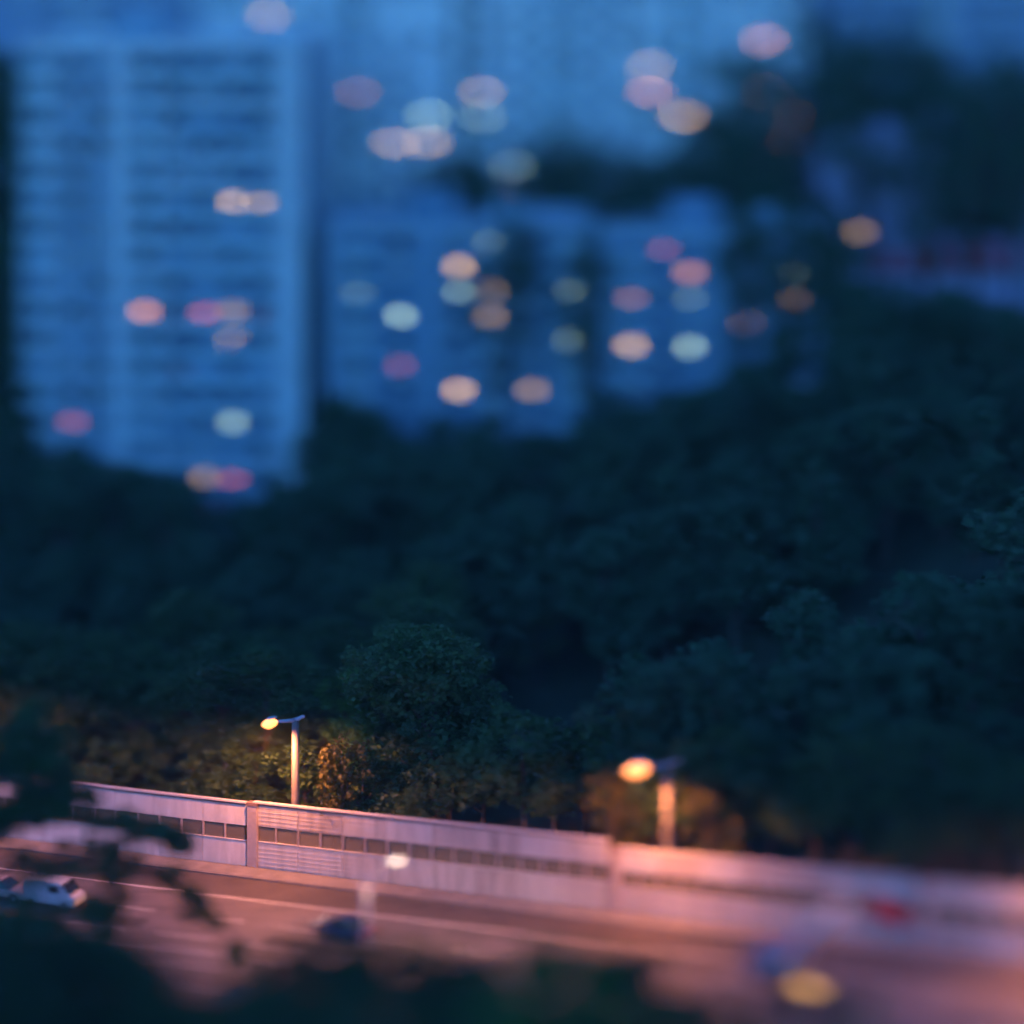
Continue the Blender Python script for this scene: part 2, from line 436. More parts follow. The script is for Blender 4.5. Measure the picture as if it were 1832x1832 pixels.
# ------------------------------------------------------------------ trees
def leaves(b, c, rad, n, size, rnd, flat=0.75):
    for _ in range(n):
        while True:
            p = Vector((rnd.uniform(-1,1), rnd.uniform(-1,1), rnd.uniform(-1,1)))
            if 0.15 < p.length < 1: break
        p = Vector((p.x*rad, p.y*rad, p.z*rad*flat)) + c
        u = Vector((rnd.gauss(0,1), rnd.gauss(0,1), rnd.gauss(0,0.6))).normalized()
        w = u.cross(Vector((rnd.gauss(0,1), rnd.gauss(0,1), rnd.gauss(0,1)))).normalized()
        s = size * rnd.uniform(0.6, 1.3)
        b.quad(p - u*s*0.5, p + w*s*0.28, p + u*s*0.5, p - w*s*0.28)

def tree_mesh(seed, h, cr, ncl, nl, leaf, lacy=False, cb=0.32, lm='leaf_a', bm='bark'):
    """crown and trunk meshes of a broadleaf tree of height h, crown radius cr"""
    rnd = random.Random(seed)
    tb, lb = MB(), MB()
    lean = Vector((rnd.uniform(-.6,.6), rnd.uniform(-.6,.6), 0))
    top = lean + Vector((0, 0, h*0.8))
    tb.tube([(0,0,-0.6), (0,0,h*0.02), lean*0.4 + Vector((0,0,h*0.4)), top], [h*0.03, h*0.024, h*0.017, h*0.005], 8)
    cl = []
    lobes = [(Vector((rnd.uniform(-.55,.55)*cr, rnd.uniform(-.55,.55)*cr, h*rnd.uniform(cb+0.12, 0.82))), cr*rnd.uniform(0.42, 0.62)) for _ in range(7)]
    lobes.append((Vector((0, 0, h*0.86)), cr*0.42))
    for _ in range(ncl):
        c, r = rnd.choice(lobes)
        d = Vector((rnd.gauss(0,1), rnd.gauss(0,1), rnd.gauss(0.25,1))).normalized()
        p = c + Vector((d.x*r, d.y*r, d.z*r*0.8)) * rnd.uniform(0.6, 1.12)
        p.z = min(max(p.z, h*cb*0.75), h*0.985)
        cl.append(p)
    for c, r in lobes:
        s = lean*0.3 + Vector((0, 0, min(c.z*0.6, h*0.6)))
        tb.tube([s, s.lerp(c, 0.5) + Vector((0,0,-0.2)), c], [h*0.011, h*0.007, h*0.002], 6)
    for p in cl:
        leaves(lb, p, cr*rnd.uniform(0.13, 0.30)*(0.8 if lacy else 1), nl, leaf, rnd, 0.7)
        if lacy: 
            c, r = min(lobes, key=lambda q: (q[0]-p).length)
            tb.tube([c, p], [h*0.003, h*0.0012], 5)
    return lb.mesh('crown', M[lm]), tb.mesh('trunk', M[bm])

ORD = ['first', 'second', 'third', 'fourth', 'fifth', 'sixth', 'seventh', 'eighth', 'ninth', 'tenth', 'eleventh', 'twelfth', 'thirteenth', 'fourteenth', 'fifteenth', 'sixteenth', 'seventeenth', 'eighteenth']
CNT = {}
def nth(key):
    CNT[key] = CNT.get(key, 0) + 1
    return ORD[CNT[key] - 1]
PROTO = {}
for i in range(4): PROTO['dark%d' % i] = tree_mesh(20+i, 13, 4.5, 105, 30, 0.72, cb=0.14, lm='leaf_b')
for i in range(3): PROTO['mid%d' % i] = tree_mesh(40+i, 13, 4.5, 170, 58, 0.38, cb=0.10, lm='leaf_a')
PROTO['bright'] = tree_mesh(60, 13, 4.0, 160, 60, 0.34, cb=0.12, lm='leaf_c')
PROTO['bush_lamp_tint'] = tree_mesh(62, 6, 2.4, 60, 50, 0.28, cb=0.1, lm='leaf_lamp_tint')
PROTO['bush'] = tree_mesh(61, 6, 2.4, 60, 50, 0.28, cb=0.1, lm='leaf_a')
for i in range(2): PROTO['near%d' % i] = tree_mesh(80+i, 15, 5.4, 130, 36, 0.85, cb=0.2, lm='leaf_a')
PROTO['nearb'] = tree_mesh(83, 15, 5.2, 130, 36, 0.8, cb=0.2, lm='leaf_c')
for i in range(2): PROTO['lacy%d' % i] = tree_mesh(90+i, 24, 7.5, 110, 26, 0.8, lacy=True, cb=0.35, lm='leaf_b')

for i in range(2): PROTO['loose%d' % i] = tree_mesh(95+i, 24, 8.5, 52, 22, 0.75, lacy=True, cb=0.42, lm='leaf_b')

def plant_tree(kind, x, y, h, label, group, rz=None, wide=1.0, name='broadleaf_tree', z=None):
    cm, tm = PROTO[kind]
    base = {'bush': 6, 'bush_lamp_tint': 6, 'near0': 15, 'near1': 15, 'nearb': 15, 'loose0': 24, 'loose1': 24, 'lacy0': 24, 'lacy1': 24}.get(kind, 13)
    z = ground_z(x, y) - 0.15 if z is None else z
    t = thing(name, label, 'tree' if 'bush' not in kind else 'bush', (x, y, z), random.uniform(0, 6.28) if rz is None else rz, group)
    s = h / base
    t.scale = (s*wide, s*wide, s)
    link('trunk', tm, t); link('crown', cm, t)
    return t
def bush_px(kind, px, off, py_top, label, wide=1.0):
    b_ = at_arc(arc_at_px(px, off), off); z = ground_z(b_.x, b_.y) - 0.15
    return plant_tree(kind, b_.x, b_.y, P(px, py_top, b_.y).z - z, label, 'bushes at the barrier', wide=wide, name='bush')
def tree_px(kind, px, py_top, Y, label, group, wide=1.0, **k):
    p = P(px, py_top, Y); z = ground_z(p.x, Y) - 0.15
    return plant_tree(kind, p.x, Y, max(3.5, p.z - z), label, group, wide=wide, **k)

# named trees round the lamps
tree_px('bright', 640, 1185, 247.5, 'bright green leafy tree just right of the sharp street lamp', 'trees close behind the barrier', 1.0)
tree_px('mid0', 400, 1130, 252, 'deep green tree behind and left of the sharp street lamp', 'trees close behind the barrier', 1.05)
tree_px('mid1', 250, 1150, 256, 'tall dark tree above the left pale barrier', 'trees close behind the barrier', 1.0)
tree_px('mid2', 110, 1120, 258, 'dark tree over the barrier near the left edge', 'trees close behind the barrier', 1.1)
tree_px('mid1', 520, 1150, 257, 'dim green tree rising straight behind the sharp lamp head', 'trees close behind the barrier', 1.0)
tree_px('mid2', 780, 1140, 262, 'dark green tree between the bright green tree and the blurred lamp', 'trees close behind the barrier', 1.1)
tree_px('mid0', 960, 1060, 266, 'broad blurred green tree left of the out of focus lamp', 'trees close behind the barrier', 1.2)
tree_px('mid1', 1150, 1040, 267, 'olive green blurred tree above the out of focus lamp', 'trees close behind the barrier', 1.25)
bush_px('bush', 745, -2.6, 1395, 'small bush leaning over the barrier cap right of the sharp lamp', 0.7)
bush_px('bush_lamp_tint', 615, -2.6, 1318, 'orange lit bush at the foot of the bright green tree', 0.75)
bush_px('bush_lamp_tint', 1088, -3.1, 1366, 'orange lit bush on the left of the out of focus lamp', 0.7)
bush_px('bush_lamp_tint', 1258, -3.1, 1372, 'orange lit bush on the right of the out of focus lamp', 0.7)
for k in range(30):
    px = -60 + k*66 + random.uniform(-20, 20)
    off = random.uniform(-6.5, -4.2) if px < 760 else random.uniform(-9.5, -7.0)
    b_ = at_arc(arc_at_px(px, off), off)
    side = 'left of the sharp lamp' if px < 520 else ('between the two orange lamps' if px < 1150 else 'right of the blurred orange lamp')
    plant_tree('bush', b_.x, b_.y, random.uniform(5.5, 8.5) if px < 760 else random.uniform(9.5, 13), 'dark bush behind the barrier ' + side, 'dark bushes behind the barrier, ' + side, wide=1.1, name='bush')
# forest on the slope
rnd = random.Random(5)
FOREST = []
def far_enough(x, y, d):
    return all((x-a)**2 + (y-b)**2 > d*d for a, b in FOREST)
BLD_Y = 291
tries = 0
while len(FOREST) < 104 and tries < 6000:
    tries += 1
    y = rnd.uniform(222, BLD_Y); x = rnd.uniform(-0.19*y - 6, 0.19*y + 6)
    s, _ = sdist(x, y)
    if s > -7 or not far_enough(x, y, 5.0): continue
    if (230 < y < 262 if x < 0.055*y else 235 < y < 258) and x > -0.025*y: continue
    FOREST.append((x, y))
    z = ground_z(x, y)
    px = proj((x, y, z))[0]
    # tops stay under the roofline profile seen in front of the towers
    lim = np.interp(px, [0, 130, 330, 420, 520, 560, 640, 720, 800, 900, 980, 1080, 1200, 1320, 1420, 1500, 1600, 1750, 1832],
                        [790, 810, 860, 900, 890, 740, 730, 790, 755, 745, 785, 715, 715, 665, 600, 505, 505, 530, 580])
    ztop = CAMH - (lim - HOR) / FPX * y
    h = rnd.uniform(9, 14.5) if not (y < 274 and x > -0.035*y) else rnd.uniform(14, 17)
    if y > 278: h = max(h, ztop - z)
    h = min(h, ztop - z, 17)
    if h < 4: continue
    zone = 'left' if px < 650 else ('mid' if px < 1250 else 'right')
    lab = {'left': 'dark blue-green forest tree on the slope below the left tower',
           'mid': 'dark forest tree on the slope below the middle tower',
           'right': 'dark forest tree on the steep slope at the right'}[zone]
    kind = rnd.choice(['dark0', 'dark1', 'dark2', 'dark3']) if y > 264 or x > -0.02*y else rnd.choice(['mid0', 'mid1', 'mid2'])
    plant_tree(kind, x, y, h, lab, 'forest trees on the slope, ' + zone, wide=rnd.uniform(0.95, 1.25))

# silhouette row right in front of the towers
for px, py, Y, w in ((20,775,292,1.0),(130,800,291,1.0),(230,835,291,0.9),(330,860,290,0.9),(440,905,289,0.9),(520,890,289,0.8),(605,705,292,0.75),(650,720,292,0.7),
                     (725,785,290,0.9),(800,740,292,0.8),(880,735,292,0.8),(960,775,291,0.8),(1100,690,292,0.8),(1180,700,292,0.8),(1260,690,292,0.8),
                     (1340,640,291,0.9),(1420,575,289,0.9),(1500,500,286,0.9),(1590,500,284,0.9),(1690,515,284,0.9),(1790,545,284,1.0),(1860,560,282,1.0)):
    side = 'left' if px < 560 else ('middle' if px < 1080 else 'right')
    tree_px('dark%d' % (px % 4), px, py, Y, 'dark treetop against the foot of the %s tower, %s from the left' % (side, nth(side)), 'trees at the foot of the towers, ' + side, w)

# ------------------------------------------------------------------ towers
def building(name, label, px0, px1, Y, py_top, zg, depth, wall, rz, storey, bays, lit, extra=None, win=(1.35, 1.25), trim='trim', slabs=True, group='apartment blocks beyond the forest'):
    """bays: list of (x0 fraction, x1 fraction, kind): 'pier', 'win', 'corr' (open corridor), 'bal' (balcony stack), 'blank'"""
    p0, p1 = P(px0, py_top, Y), P(px1, py_top, Y)
    W = (p1.x - p0.x); H = p0.z - zg
    root = thing(name, label, 'apartment block', (p0.x, Y, zg), rz, group)
    Rm = Matrix.Rotation(rz, 4, 'Z')
    def wpx(x, y, z):
        v = Rm @ Vector((x, y, z)) + Vector((p0.x, Y, zg)); return proj(v)
    MB().box(0, W, 0, depth, -2, H).build('wall', M[wall], root)
    rf = MB().box(-0.25, W+0.25, -0.25, depth+0.25, H, H+0.22).build('roof', M['roofm'], root)
    b = MB(); b.box(-0.25, W+0.25, -0.25, 0.0, H+0.22, H+1.1); b.box(-0.25, W+0.25, depth, depth+0.25, H+0.22, H+1.1)
    b.box(-0.25, 0, 0.0, depth, H+0.22, H+1.1); b.box(W, W+0.25, 0.0, depth, H+0.22, H+1.1); b.build('parapet', M[trim], rf)
    MB().box(W*0.3, W*0.3+5, depth*0.3, depth*0.3+5, H+0.22, H+3.4).build('lift_room', M[wall], rf)
    MB().box(W*0.62, W*0.62+4, depth*0.4, depth*0.4+3, H+0.22, H+2.4).build('water_tank', M[trim], rf)
    ns = int(H / storey); z0s = [H - storey*(k+1) for k in range(ns)]
    fw, fh = win
    fm = MB()
    for q in ((-fw/2-.08, fw/2+.08, -.10, 0, -.08, 0), (-fw/2-.08, fw/2+.08, -.10, 0, fh, fh+.08), (-fw/2-.08, -fw/2, -.10, 0, 0, fh), (fw/2, fw/2+.08, -.10, 0, 0, fh), (-.03, .03, -.08, -.035, 0, fh)): fm.box(*q)
    fm.box(-fw/2-.2, fw/2+.2, -.30, -.0, -.2, -.085)
    fme = fm.mesh('window', M['frame'])
    acme = MB().box(-.4, .4, -.62, -.31, -.85, -.28).mesh('air_conditioner', M['trim'])
    pm = MB().box(-fw/2, fw/2, -.03, 0.02, 0, fh)
    pmes = [pm.mesh('pane', M[q]) for q in ('pane', 'pane', 'pane', 'curtain', 'curtain2')]; litme = {}; wr = random.Random(px0 + 7)
    wins = []; arnd = random.Random(px0 + 3)
    for x0, x1, kind in bays:
        a, c = x0*W, x1*W
        if kind == 'pier':
            MB().box(a, c, -0.9, 0, -1.5, H+0.05).build('pier', M[trim], root)
        elif kind == 'corr':
            for z in z0s:
                s = MB().box(a, c, -0.6, 0, z-0.16, z).build('floor_slab', M['trim_teal'], root)
                MB().box(a, c, -0.6, -0.5, z, z+0.5).build('parapet', M[arnd.choice(('trim_teal', 'trim_teal', 'wall_a2', 'trim'))], s)
                for q in range(arnd.randint(0, 3)):
                    x_ = arnd.uniform(a, c-1.6); MB().box(x_, x_+arnd.uniform(.5, 1.6), -0.55, -0.50, z+.62, z+arnd.uniform(1.3, 2.0)).build('laundry', M[arnd.choice(('trim', 'curtain', 'curtain2', 'awning', 'wall_b'))], s)
            n = max(1, round((c-a)/3.0))
            for z in z0s:
                for k in range(n): wins.append((a + (k+.5)*(c-a)/n, z+0.95))
        elif kind == 'bal':
            for z in z0s:
                s = MB().box(a, c, -0.75, 0, z-0.14, z).build('balcony', M[trim], root)
                MB().box(a, c, -.75, -.66, z, z+0.95).box(a, a+.1, -.66, 0, z, z+.95).box(c-.1, c, -.66, 0, z, z+.95).build('balustrade', M['trim_teal'], s)
                wins.append(((a+c)/2, z+0.95))
                if arnd.random() < 0.4: MB().box(c-1.0, c-.2, -1.2, -.76, z+.1, z+.7).build('air_conditioner', M['trim'], s)
        elif kind == 'win':
            n = max(1, round((c-a)/3.4))
            for z in z0s:
                for k in range(n): wins.append((a + (k+.5)*(c-a)/n, z+0.95))
            if slabs:
                for z in z0s: MB().box(a, c, -0.28, 0, z-0.22, z+0.06).build('string_course', M[trim], root)
    wp = [wpx(x, 0, z+fh/2) for x, z in wins]
    on = {}
    for (lx, ly, k, s) in lit:
        best = sorted(range(len(wins)), key=lambda i: (wp[i][0]-lx)**2 + (wp[i][1]-ly)**2)
        for i in best:
            if i not in on: on[i] = (k, s); break
    for i, (x, z) in enumerate(wins):
        q = wp[i]
        if not (-80 < q[0] < 1912 and -60 < q[1] < 960): continue
        if i not in on and wr.random() < 0.16: continue
        w = link('window', fme, root, 0, (x, 0, z))
        if wr.random() < 0.22: link('air_conditioner', acme, w, 0, (wr.uniform(-.5, .5), 0, 0))
        if i in on:
            if on[i] not in litme:
                litme[on[i]] = MB().box(-fw/2, fw/2, -.032, 0.02, 0, fh).mesh('lit_pane', win_mat(*on[i]))
            o = link('lit_pane', litme[on[i]], w)
            o.scale = (wr.uniform(0.55, 1.0), 1, wr.uniform(0.6, 1.0))
            o['label'] = {'W': 'warm', 'O': 'orange', 'G': 'greenish white', 'R': 'dim red'}[on[i][0]] + ' lit window pane'
        else:
            link('pane', wr.choice(pmes), w)
    return root, W, H

A_lit = [(400,350,'W',1.6),(425,352,'W',1.2),(278,547,'O',1.4),(340,545,'R',1.3),(400,590,'W',.9),(400,545,'W',.5),(395,730,'G',.8),(415,865,'R',.8),(340,830,'W',.6),(115,750,'R',.6)]
building('apartment_tower', 'tall pale blue apartment tower with stacked corridor slabs, at the left', 40, 545, 297, 88, 9, 15, 'wall_a2', R(-2), 2.78,
   [(0.0,0.12,'bal'),(0.12,0.14,'pier'),(0.145,0.215,'win'),(0.22,0.24,'pier'),(0.245,0.31,'win'),(0.315,0.385,'pier'),(0.39,0.48,'bal'),(0.48,0.495,'pier'),(0.495,0.90,'corr'),(0.90,1.0,'pier')], A_lit, slabs=False)
B_lit = [(848,490,'W',1.7),(838,535,'G',1.1),(910,440,'G',.6),(910,570,'W',.9),(760,572,'G',1.6),(1018,520,'G',1.2),(840,677,'W',1.8),(757,660,'R',.6),(985,715,'W',.7),(1025,600,'G',.5),(910,530,'W',.5),(620,500,'G',.3)]
building('apartment_tower', 'blue-grey apartment tower with scattered warm windows, in the middle', 585, 1062, 298, 415, 12, 13, 'wall_b', R(1), 2.5,
   [(0.0,0.05,'pier'),(0.06,0.17,'bal'),(0.19,0.36,'win'),(0.36,0.42,'pier'),(0.43,0.56,'win'),(0.57,0.65,'bal'),(0.66,0.70,'pier'),(0.71,0.83,'win'),(0.85,0.97,'bal')], B_lit, trim='wall_a2')
C_lit = [(1150,630,'W',1.3),(1222,635,'G',1.4),(1285,665,'W',.9),(1345,597,'W',1.1),(1155,550,'O',.7),(1215,475,'O',1.0),(1160,425,'R',.8),(1215,550,'G',.5),(1400,550,'W',.8),(1385,470,'G',.6)]
building('apartment_tower', 'slate blue apartment block partly hidden by trees, right of the middle tower', 1075, 1480, 300, 425, 14, 12, 'wall_c', R(-3), 2.5,
   [(0.0,0.06,'pier'),(0.07,0.20,'bal'),(0.22,0.45,'win'),(0.45,0.52,'pier'),(0.53,0.75,'win'),(0.78,0.92,'bal')], C_lit, trim='wall_a2')
E1_lit = [(485,15,'W',1.68),(508,105,'W',1.96),(550,135,'W',1.68),(628,155,'O',1.12),(763,207,'G',1.54),(700,258,'W',2.52),(785,258,'W',1.96)]
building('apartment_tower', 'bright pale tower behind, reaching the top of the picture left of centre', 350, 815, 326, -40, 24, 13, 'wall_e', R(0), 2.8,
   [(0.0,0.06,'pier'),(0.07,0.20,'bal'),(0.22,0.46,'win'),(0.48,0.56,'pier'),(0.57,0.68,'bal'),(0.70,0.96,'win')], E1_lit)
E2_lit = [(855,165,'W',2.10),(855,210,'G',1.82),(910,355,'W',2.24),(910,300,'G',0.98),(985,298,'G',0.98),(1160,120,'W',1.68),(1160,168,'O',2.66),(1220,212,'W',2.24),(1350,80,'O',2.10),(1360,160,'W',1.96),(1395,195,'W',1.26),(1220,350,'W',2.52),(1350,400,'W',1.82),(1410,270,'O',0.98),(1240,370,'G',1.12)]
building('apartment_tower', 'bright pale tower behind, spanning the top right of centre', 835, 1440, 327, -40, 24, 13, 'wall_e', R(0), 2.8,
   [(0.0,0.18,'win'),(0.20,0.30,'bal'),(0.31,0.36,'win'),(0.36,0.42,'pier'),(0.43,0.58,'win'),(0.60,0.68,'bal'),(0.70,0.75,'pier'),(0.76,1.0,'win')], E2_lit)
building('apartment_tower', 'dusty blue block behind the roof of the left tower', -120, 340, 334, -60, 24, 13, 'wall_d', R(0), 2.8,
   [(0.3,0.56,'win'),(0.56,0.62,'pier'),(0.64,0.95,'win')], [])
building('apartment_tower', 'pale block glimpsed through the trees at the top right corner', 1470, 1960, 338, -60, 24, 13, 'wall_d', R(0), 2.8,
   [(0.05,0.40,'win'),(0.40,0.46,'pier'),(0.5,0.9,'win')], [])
broot, BW, BH = building('low_block', 'violet low block with red awnings between the trees at the right', 1490, 1672, 303, 290, 26, 9, 'wall_f', R(4), 2.9,
   [(0.05,0.5,'win'),(0.55,0.95,'win')], [(1565,395,'W',.7)], trim='wall_f')
MB().hexa([(-.3,-.3,BH+1.12),(BW+.3,-.3,BH+1.12),(BW+.3,9.3,BH+1.12),(-.3,9.3,BH+1.12),(BW*.62,-.3,BH+3.6),(BW*.70,-.3,BH+3.6),(BW*.70,9.3,BH+3.6),(BW*.62,9.3,BH+3.6)]).build('gable_roof', M['wall_f'], broot)
wing = MB().box(BW, BW+10, 0.5, 8, 0, BH*0.64).build('wing', M['wall_f'], broot)
for k in range(6):
    x = BW*0.45 + k*2.7
    MB().hexa([(x,-1.4,BH*.54),(x+1.5,-1.4,BH*.54),(x+1.5,0.5,BH*.54),(x,0.5,BH*.54),(x,-1.35,BH*.55),(x+1.5,-1.35,BH*.55),(x+1.5,0.5,BH*.66),(x,0.5,BH*.66)]).build('awning', M['awning'], broot)

# trees standing between the front and rear blocks and at the upper right
for px, py, Y, kind, w in ((790,235,317,'loose0',0.6),(930,195,318,'loose1',0.75),(1075,200,317,'loose0',0.8),(1240,150,318,'loose1',0.8),(1370,90,318,'loose0',0.7),(855,240,316,'lacy0',0.7),(895,300,294,'loose1',0.28),(1000,250,317,'lacy1',0.7),(1045,360,294,'loose0',0.28),(1130,240,316,'loose1',0.8),(1195,270,318,'loose0',0.55),(1300,225,316,'lacy0',0.7),(1335,300,294,'loose1',0.36)):
    tree_px(kind, px, py, Y, 'lacy dark tree among the middle blocks, %s from the left' % nth('lacy'), 'trees among the blocks', w)
for px, py, Y, kind, w in ((1410,270,295,'loose0',0.42),(1430,60,318,'loose1',0.9),(1480,340,294,'lacy1',0.4),(1560,60,300,'loose1',0.42),(1655,170,297,'loose0',0.5),(1740,120,299,'loose1',0.5),(1815,30,300,'loose0',0.5),(1520,-20,319,'loose0',0.9),(1610,-10,320,'loose1',0.7),(1700,40,318,'loose0',1.0),(1770,80,319,'loose1',0.8),(1790,220,312,'lacy0',0.7),(1845,120,316,'lacy0',0.5)):
    tree_px(kind, px, py, Y, 'tall dark tree at the upper right, %s of its row' % nth('ur'), 'tall trees at the upper right', w)
for px, py, Y in ((-5,90,318),(-30,180,305),(8,400,300),(-15,560,296)):
    tree_px('dark1', px, py, Y, 'dark tree at the left edge beside the left tower, %s from the top' % nth('le'), 'trees at the left edge', 0.5)
for k in range(26):
    px = rnd.uniform(-60, 1890); Y = rnd.uniform(365, 420)
    x = (px - CX)/FPX*Y
    plant_tree('dark%d' % (k % 4), x, Y, rnd.uniform(11, 16), 'distant forest tree on the hill behind the towers', 'hill trees behind the towers', wide=1.3)

# ------------------------------------------------------------------ foreground trees on the near side of the road
for px, py, Y, kind, w in ((-60,1640,176,'near0',0.9),(60,1640,182,'near1',0.8),(170,1655,180,'near0',0.75),(262,1690,178,'near1',0.5),(330,1790,170,'near0',0.6),
                           (455,1735,178,'near1',0.55),(540,1700,182,'near0',0.6),(640,1690,182,'near1',0.7),(745,1700,182,'near0',0.7),(850,1722,182,'near1',0.7),
                           (960,1755,180,'nearb',0.6),(1060,1765,180,'nearb',0.6),(1150,1770,180,'near0',0.6),(1250,1780,180,'near1',0.6),(1350,1790,178,'near0',0.55),(1450,1810,176,'near1',0.5),(1550,1825,176,'nearb',0.5)):
    if kind == 'nearb': l, g = 'green blurred foreground tree crown at the bottom, %s of the green ones' % nth('fg'), 'lit foreground trees'
    elif px < 350: l, g = 'dark blurred foreground tree in the bottom left corner, %s from the left' % nth('fl'), 'dark foreground trees, left'
    else: l, g = 'dark blurred foreground tree along the bottom edge, %s from the left' % nth('fb'), 'dark foreground trees, bottom'
    tree_px(kind, px, py - (10 if px < 300 else 25 if px < 900 else 70 if px < 1250 else 10), Y, l, g, w*(1.35 if px < 900 else 1.8))

for k in range(10):
    tree_px('nearb' if k in (4, 5, 6) else 'near%d' % (k % 2), 470 + k*112, 1745 if k in (4, 5) else 1790 if k < 8 else 1840, 168, 'dark foreground tree at the very bottom edge, %s from the left' % nth('vb'), 'lowest foreground trees', 0.95)
# tall loose tree on the near verge at the left, with a drooping branch
def loose_tree():
    Y0 = 213; p = P(-40, 1500, Y0); gz = ground_z(p.x, Y0)
    t = thing('loose_tree', 'tall loose dark tree hanging blurred branches over the left of the road', 'tree', (p.x, Y0, gz - 0.1))
    o = Vector((p.x, Y0, gz - 0.1))
    rn = random.Random(3); tb, lb = MB(), MB()
    def W(px, py, Y): return P(px, py, Y) - o
    stem = [Vector((0,0,-0.4)), W(-60,1650,213), W(-40,1500,213), W(-10,1390,213), W(10,1290,213)]
    tb.tube(stem, [0.55,0.42,0.36,0.25,0.1], 9)
    br = [([W(-40,1500,213), W(60,1420,213), W(150,1430,214)], 14), ([W(-40,1500,213), W(120,1450,212), W(250,1480,213), W(345,1505,214)], 12),
          ([W(-60,1600,213), W(60,1540,213), W(200,1530,213), W(300,1575,214), W(360,1625,214), W(432,1690,215)], 13),
          ([W(-60,1600,213), W(20,1540,212), W(90,1560,212), W(190,1540,213), W(215,1600,213)], 6),
          ([W(-60,1600,211), W(30,1590,210), W(120,1600,210), W(210,1650,210)], 7), ([W(-60,1640,211), W(40,1640,210), W(130,1650,210)], 7),
          ([W(-10,1390,213), W(60,1350,213), W(130,1400,214)], 16), ([W(-10,1390,213), W(40,1300,213), W(60,1270,213)], 14), ([W(-10,1390,213), W(-60,1330,213)], 10)]
    for pts, n in br:
        tb.tube(pts, list(np.linspace(0.2, 0.06, len(pts))), 6)
        for k in range(int(n*1.9)):
            u = rn.uniform(0.25, 1.0) * (len(pts)-1); i = min(int(u), len(pts)-2)
            c = pts[i].lerp(pts[i+1], u-i) + Vector((rn.gauss(0,.4), rn.gauss(0,.8), rn.gauss(-.1,.4)))
            leaves(lb, c, rn.uniform(0.5, 1.0), 90, 0.55, rn)
    for k in range(46):
        c = W(rn.uniform(-80, 110), rn.uniform(1300, 1490), 213) + Vector((0, rn.gauss(0,1.2), 0))
        leaves(lb, c, rn.uniform(0.7, 1.2), 95, 0.6, rn)
    tb.build('trunk', M['bark_dark'], t, True); lb.build('crown', M['leaf_a'], t)
loose_tree()

# ------------------------------------------------------------------ vehicles
def car(name, label, pos, heading, paint, L=4.4, Wd=1.78, Hh=1.45, van=False, group=None):
    t = thing(name, label, 'car' if not van else 'van', pos, heading, group)
    h = L/2; w = Wd/2
    if van: prof = [(-h,.35),(-h,1.55),(-h+.25,1.95),(h*.45,1.95),(h*.82,1.15),(h,.95),(h,.35)]
    else: prof = [(-h,.35),(-h-.02,.78),(-h+.12,.92),(-h*.55,.98),(h*.30,.94),(h*.85,.80),(h,.62),(h,.35)]
    MB().prism(prof, -w, w, 0.06, 0.7).build('body', paint, t, False, 0.05)
    if not van:
        MB().prism([(-h*.72,.95),(-h*.45,Hh-.04),(-h*.05,Hh),(h*.12,Hh-.05),(h*.42,.92)], -w+.07, w-.07, 0.16, 1.1).build('cabin', M['carglass'], t, False, 0.04)
        MB().prism([(-h*.42,Hh-.03),(-h*.05,Hh+.02),(h*.10,Hh-.03)], -w+.24, w-.24).build('roof', paint, t, False, 0.02)
    else:
        MB().hexa([(h*.5,-w+.1,1.86),(h*.80,-w+.1,1.2),(h*.80,w-.1,1.2),(h*.5,w-.1,1.86),(h*.53,-w+.1,1.90),(h*.84,-w+.1,1.22),(h*.84,w-.1,1.22),(h*.53,w-.1,1.90)]).build('windscreen', M['carglass'], t)
        for s in (-1, 1): MB().box(h*.05, h*.42, s*w-.01 if s > 0 else -w-.015, s*w+.015 if s > 0 else -w+.01, 1.2, 1.75).build('side_window', M['carglass'], t)
    for sx in (-.62, .62):
        for s in (-1, 1):
            y = s*(w-.1); wh = MB().tube([(sx*h, y-.1, .32), (sx*h, y+.1, .32)], [.32,.32], 16).build('wheel', M['tyre'], t)
            MB().tube([(sx*h, y-.11, .32), (sx*h, y+.11, .32)], [.19,.19], 12).build('rim', M['rim'], wh)
    for s in (-1, 1):
        MB().box(h-.03, h+.03, s*(w-.35)-.2, s*(w-.35)+.2, .58, .74).build('headlight', M['headlight'], t)
        MB().box(-h-.05, -h+.02, s*(w-.3)-.18, s*(w-.3)+.18, .70, .86).build('taillight', M['taillight'], t)
    return t
def on_road(px, off, dz=0.012):
    a = arc_at_px(px, off); p = at_arc(a, off, dz)
    q = at_arc(a+1, off); return p, math.atan2(q.y-p.y, q.x-p.x)
p, hd = on_road(612, 11.6); car('car', 'dark blue car on the road next to the small pale lamp post', p, hd + math.pi, M['car_blue'])
p, hd = on_road(95, 12.6); car('van', 'white van behind the leaves at the left of the road', p, hd, M['car_white'], van=True, L=4.7)
p, hd = on_road(5, 12.4); car('car', 'pale pinkish car at the left edge behind the leaves', p, hd, M['car_silver'])

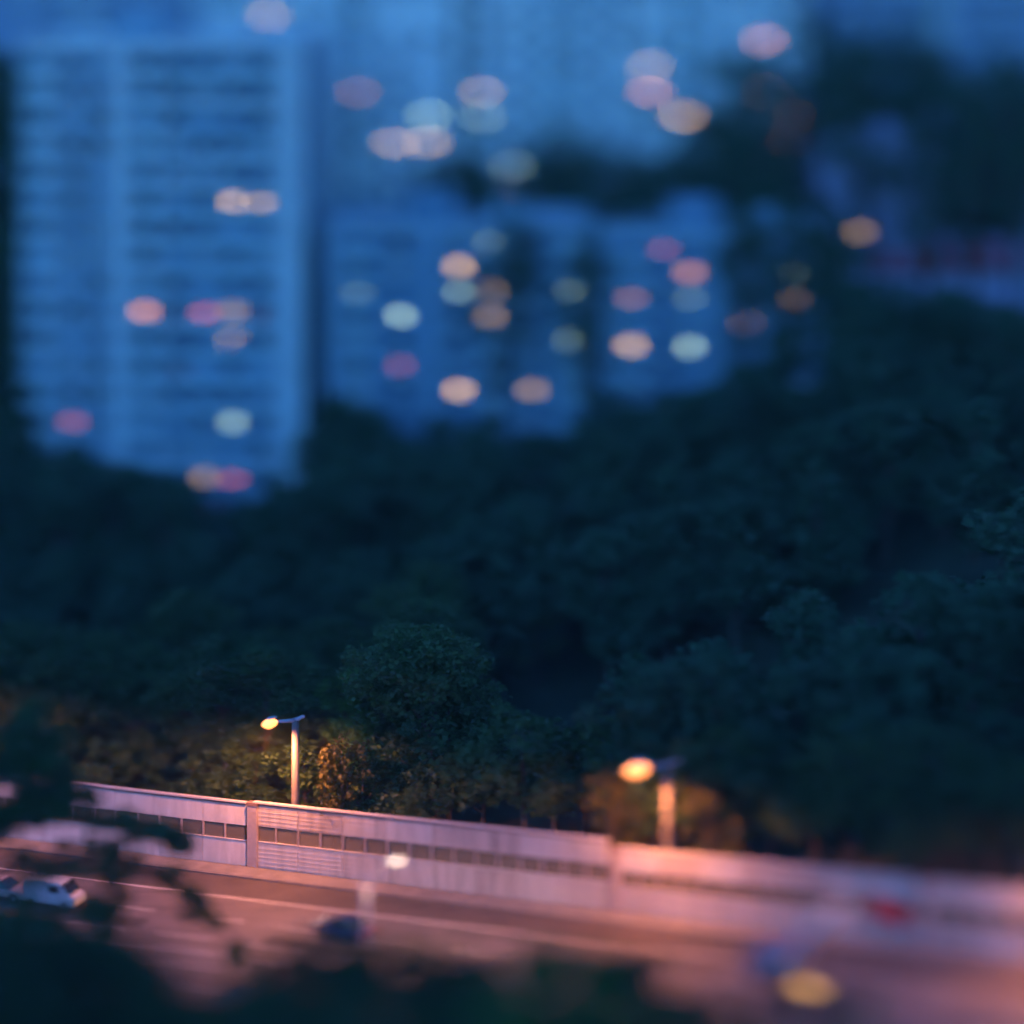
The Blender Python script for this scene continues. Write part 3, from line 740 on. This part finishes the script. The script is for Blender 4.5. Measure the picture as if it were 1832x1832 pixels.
# lorry with a slanted loading ramp at the right
def lorry():
    p, hd = on_road(1440, 12.2)
    t = thing('recovery_lorry', 'lorry with a slanted white and blue ramp and glowing yellow panel, at the right', 'lorry', p, hd)
    MB().box(-2.4, 4.0, -1.15, 1.15, .55, .85).build('chassis', M['dark'], t, False, .03)
    cab = MB().prism([(-4.2,.5),(-4.2,1.5),(-3.75,2.5),(-2.5,2.55),(-2.45,.5)], -1.1, 1.1, .08, 1.6).build('cab', M['truck'], t, False, .05)
    MB().hexa([(-4.18,-.95,1.55),(-3.84,-.95,2.35),(-3.84,.95,2.35),(-4.18,.95,1.55),(-4.22,-.95,1.57),(-3.88,-.95,2.37),(-3.88,.95,2.37),(-4.22,.95,1.57)]).build('windscreen', M['carglass'], cab)
    rp = None
    u = Vector((5.2, 0, 5.4)); o = Vector((-2.1, -.9, .9)); wv = Vector((0, 1.7, 0)); nv = Vector((-.5,0,.55)).normalized()*.55
    segs = [(0,.35,'ramp_w'),(.35,.6,'ramp_b'),(.6,1.0,'ramp_w')]
    for a, c, m in segs:
        q = [o+u*a, o+u*c, o+u*c+wv, o+u*a+wv]
        MB().hexa([v for v in q] + [v+nv for v in q]).build('ramp_plate', M[m], t)
    MB().tube([(1.2,0,.85),(.6,0,2.6)], [.14,.10], 8).build('hydraulic_ram', M['dark'], t)
    MB().hexa([(.2,-1.45,1.0),(2.2,-1.45,1.0),(2.2,-1.25,1.0),(.2,-1.25,1.0),(.9,-1.45,1.6),(2.9,-1.45,1.6),(2.9,-1.25,1.6),(.9,-1.25,1.6)]).build('light_panel', M['yellow_light'], t)
    for x in (-3.4, 1.6, 2.9):
        for s in (-1, 1):
            wh = MB().tube([(x, s*.95-.14, .46), (x, s*.95+.14, .46)], [.46,.46], 16).build('wheel', M['tyre'], t)
            MB().tube([(x, s*.95-.15, .46), (x, s*.95+.15, .46)], [.25,.25], 12).build('rim', M['rim'], wh)
lorry()
# red notice on the barrier at the right
a = arc_at_px(1588, .4); p = at_arc(a, .30, 0.14)
t = thing('red_sign', 'blurred red sign standing in front of the barrier at the right', 'sign', p, math.atan2(at_arc(a+1).y-at_arc(a).y, at_arc(a+1).x-at_arc(a).x))
MB().box(-1.5, 1.5, -.06, 0, 1.5, 3.0).build('sign_face', M['red_sign'], t)
for x in (-1.1, 1.1): MB().box(x-.06, x+.06, .01, .12, 0, 2.9).build('post', M['steel'], t)

# ------------------------------------------------------------------ thin evening haze over the whole valley
hm = bpy.data.materials.new('evening_haze'); hm.use_nodes = True
hn, hl = hm.node_tree.nodes, hm.node_tree.links
hn.remove(hn['Principled BSDF'])
pv = hn.new('ShaderNodeVolumePrincipled')
pv.inputs['Color'].default_value = (0.85, 0.9, 0.95, 1)
pv.inputs['Density'].default_value = 0.00013
pv.inputs['Anisotropy'].default_value = 0.0
hl.new(pv.outputs[0], hn['Material Output'].inputs['Volume'])
hz = MB().box(-2600, 2600, -2600, 4300, -16, 130).build('haze', hm)
hz['kind'] = 'stuff'
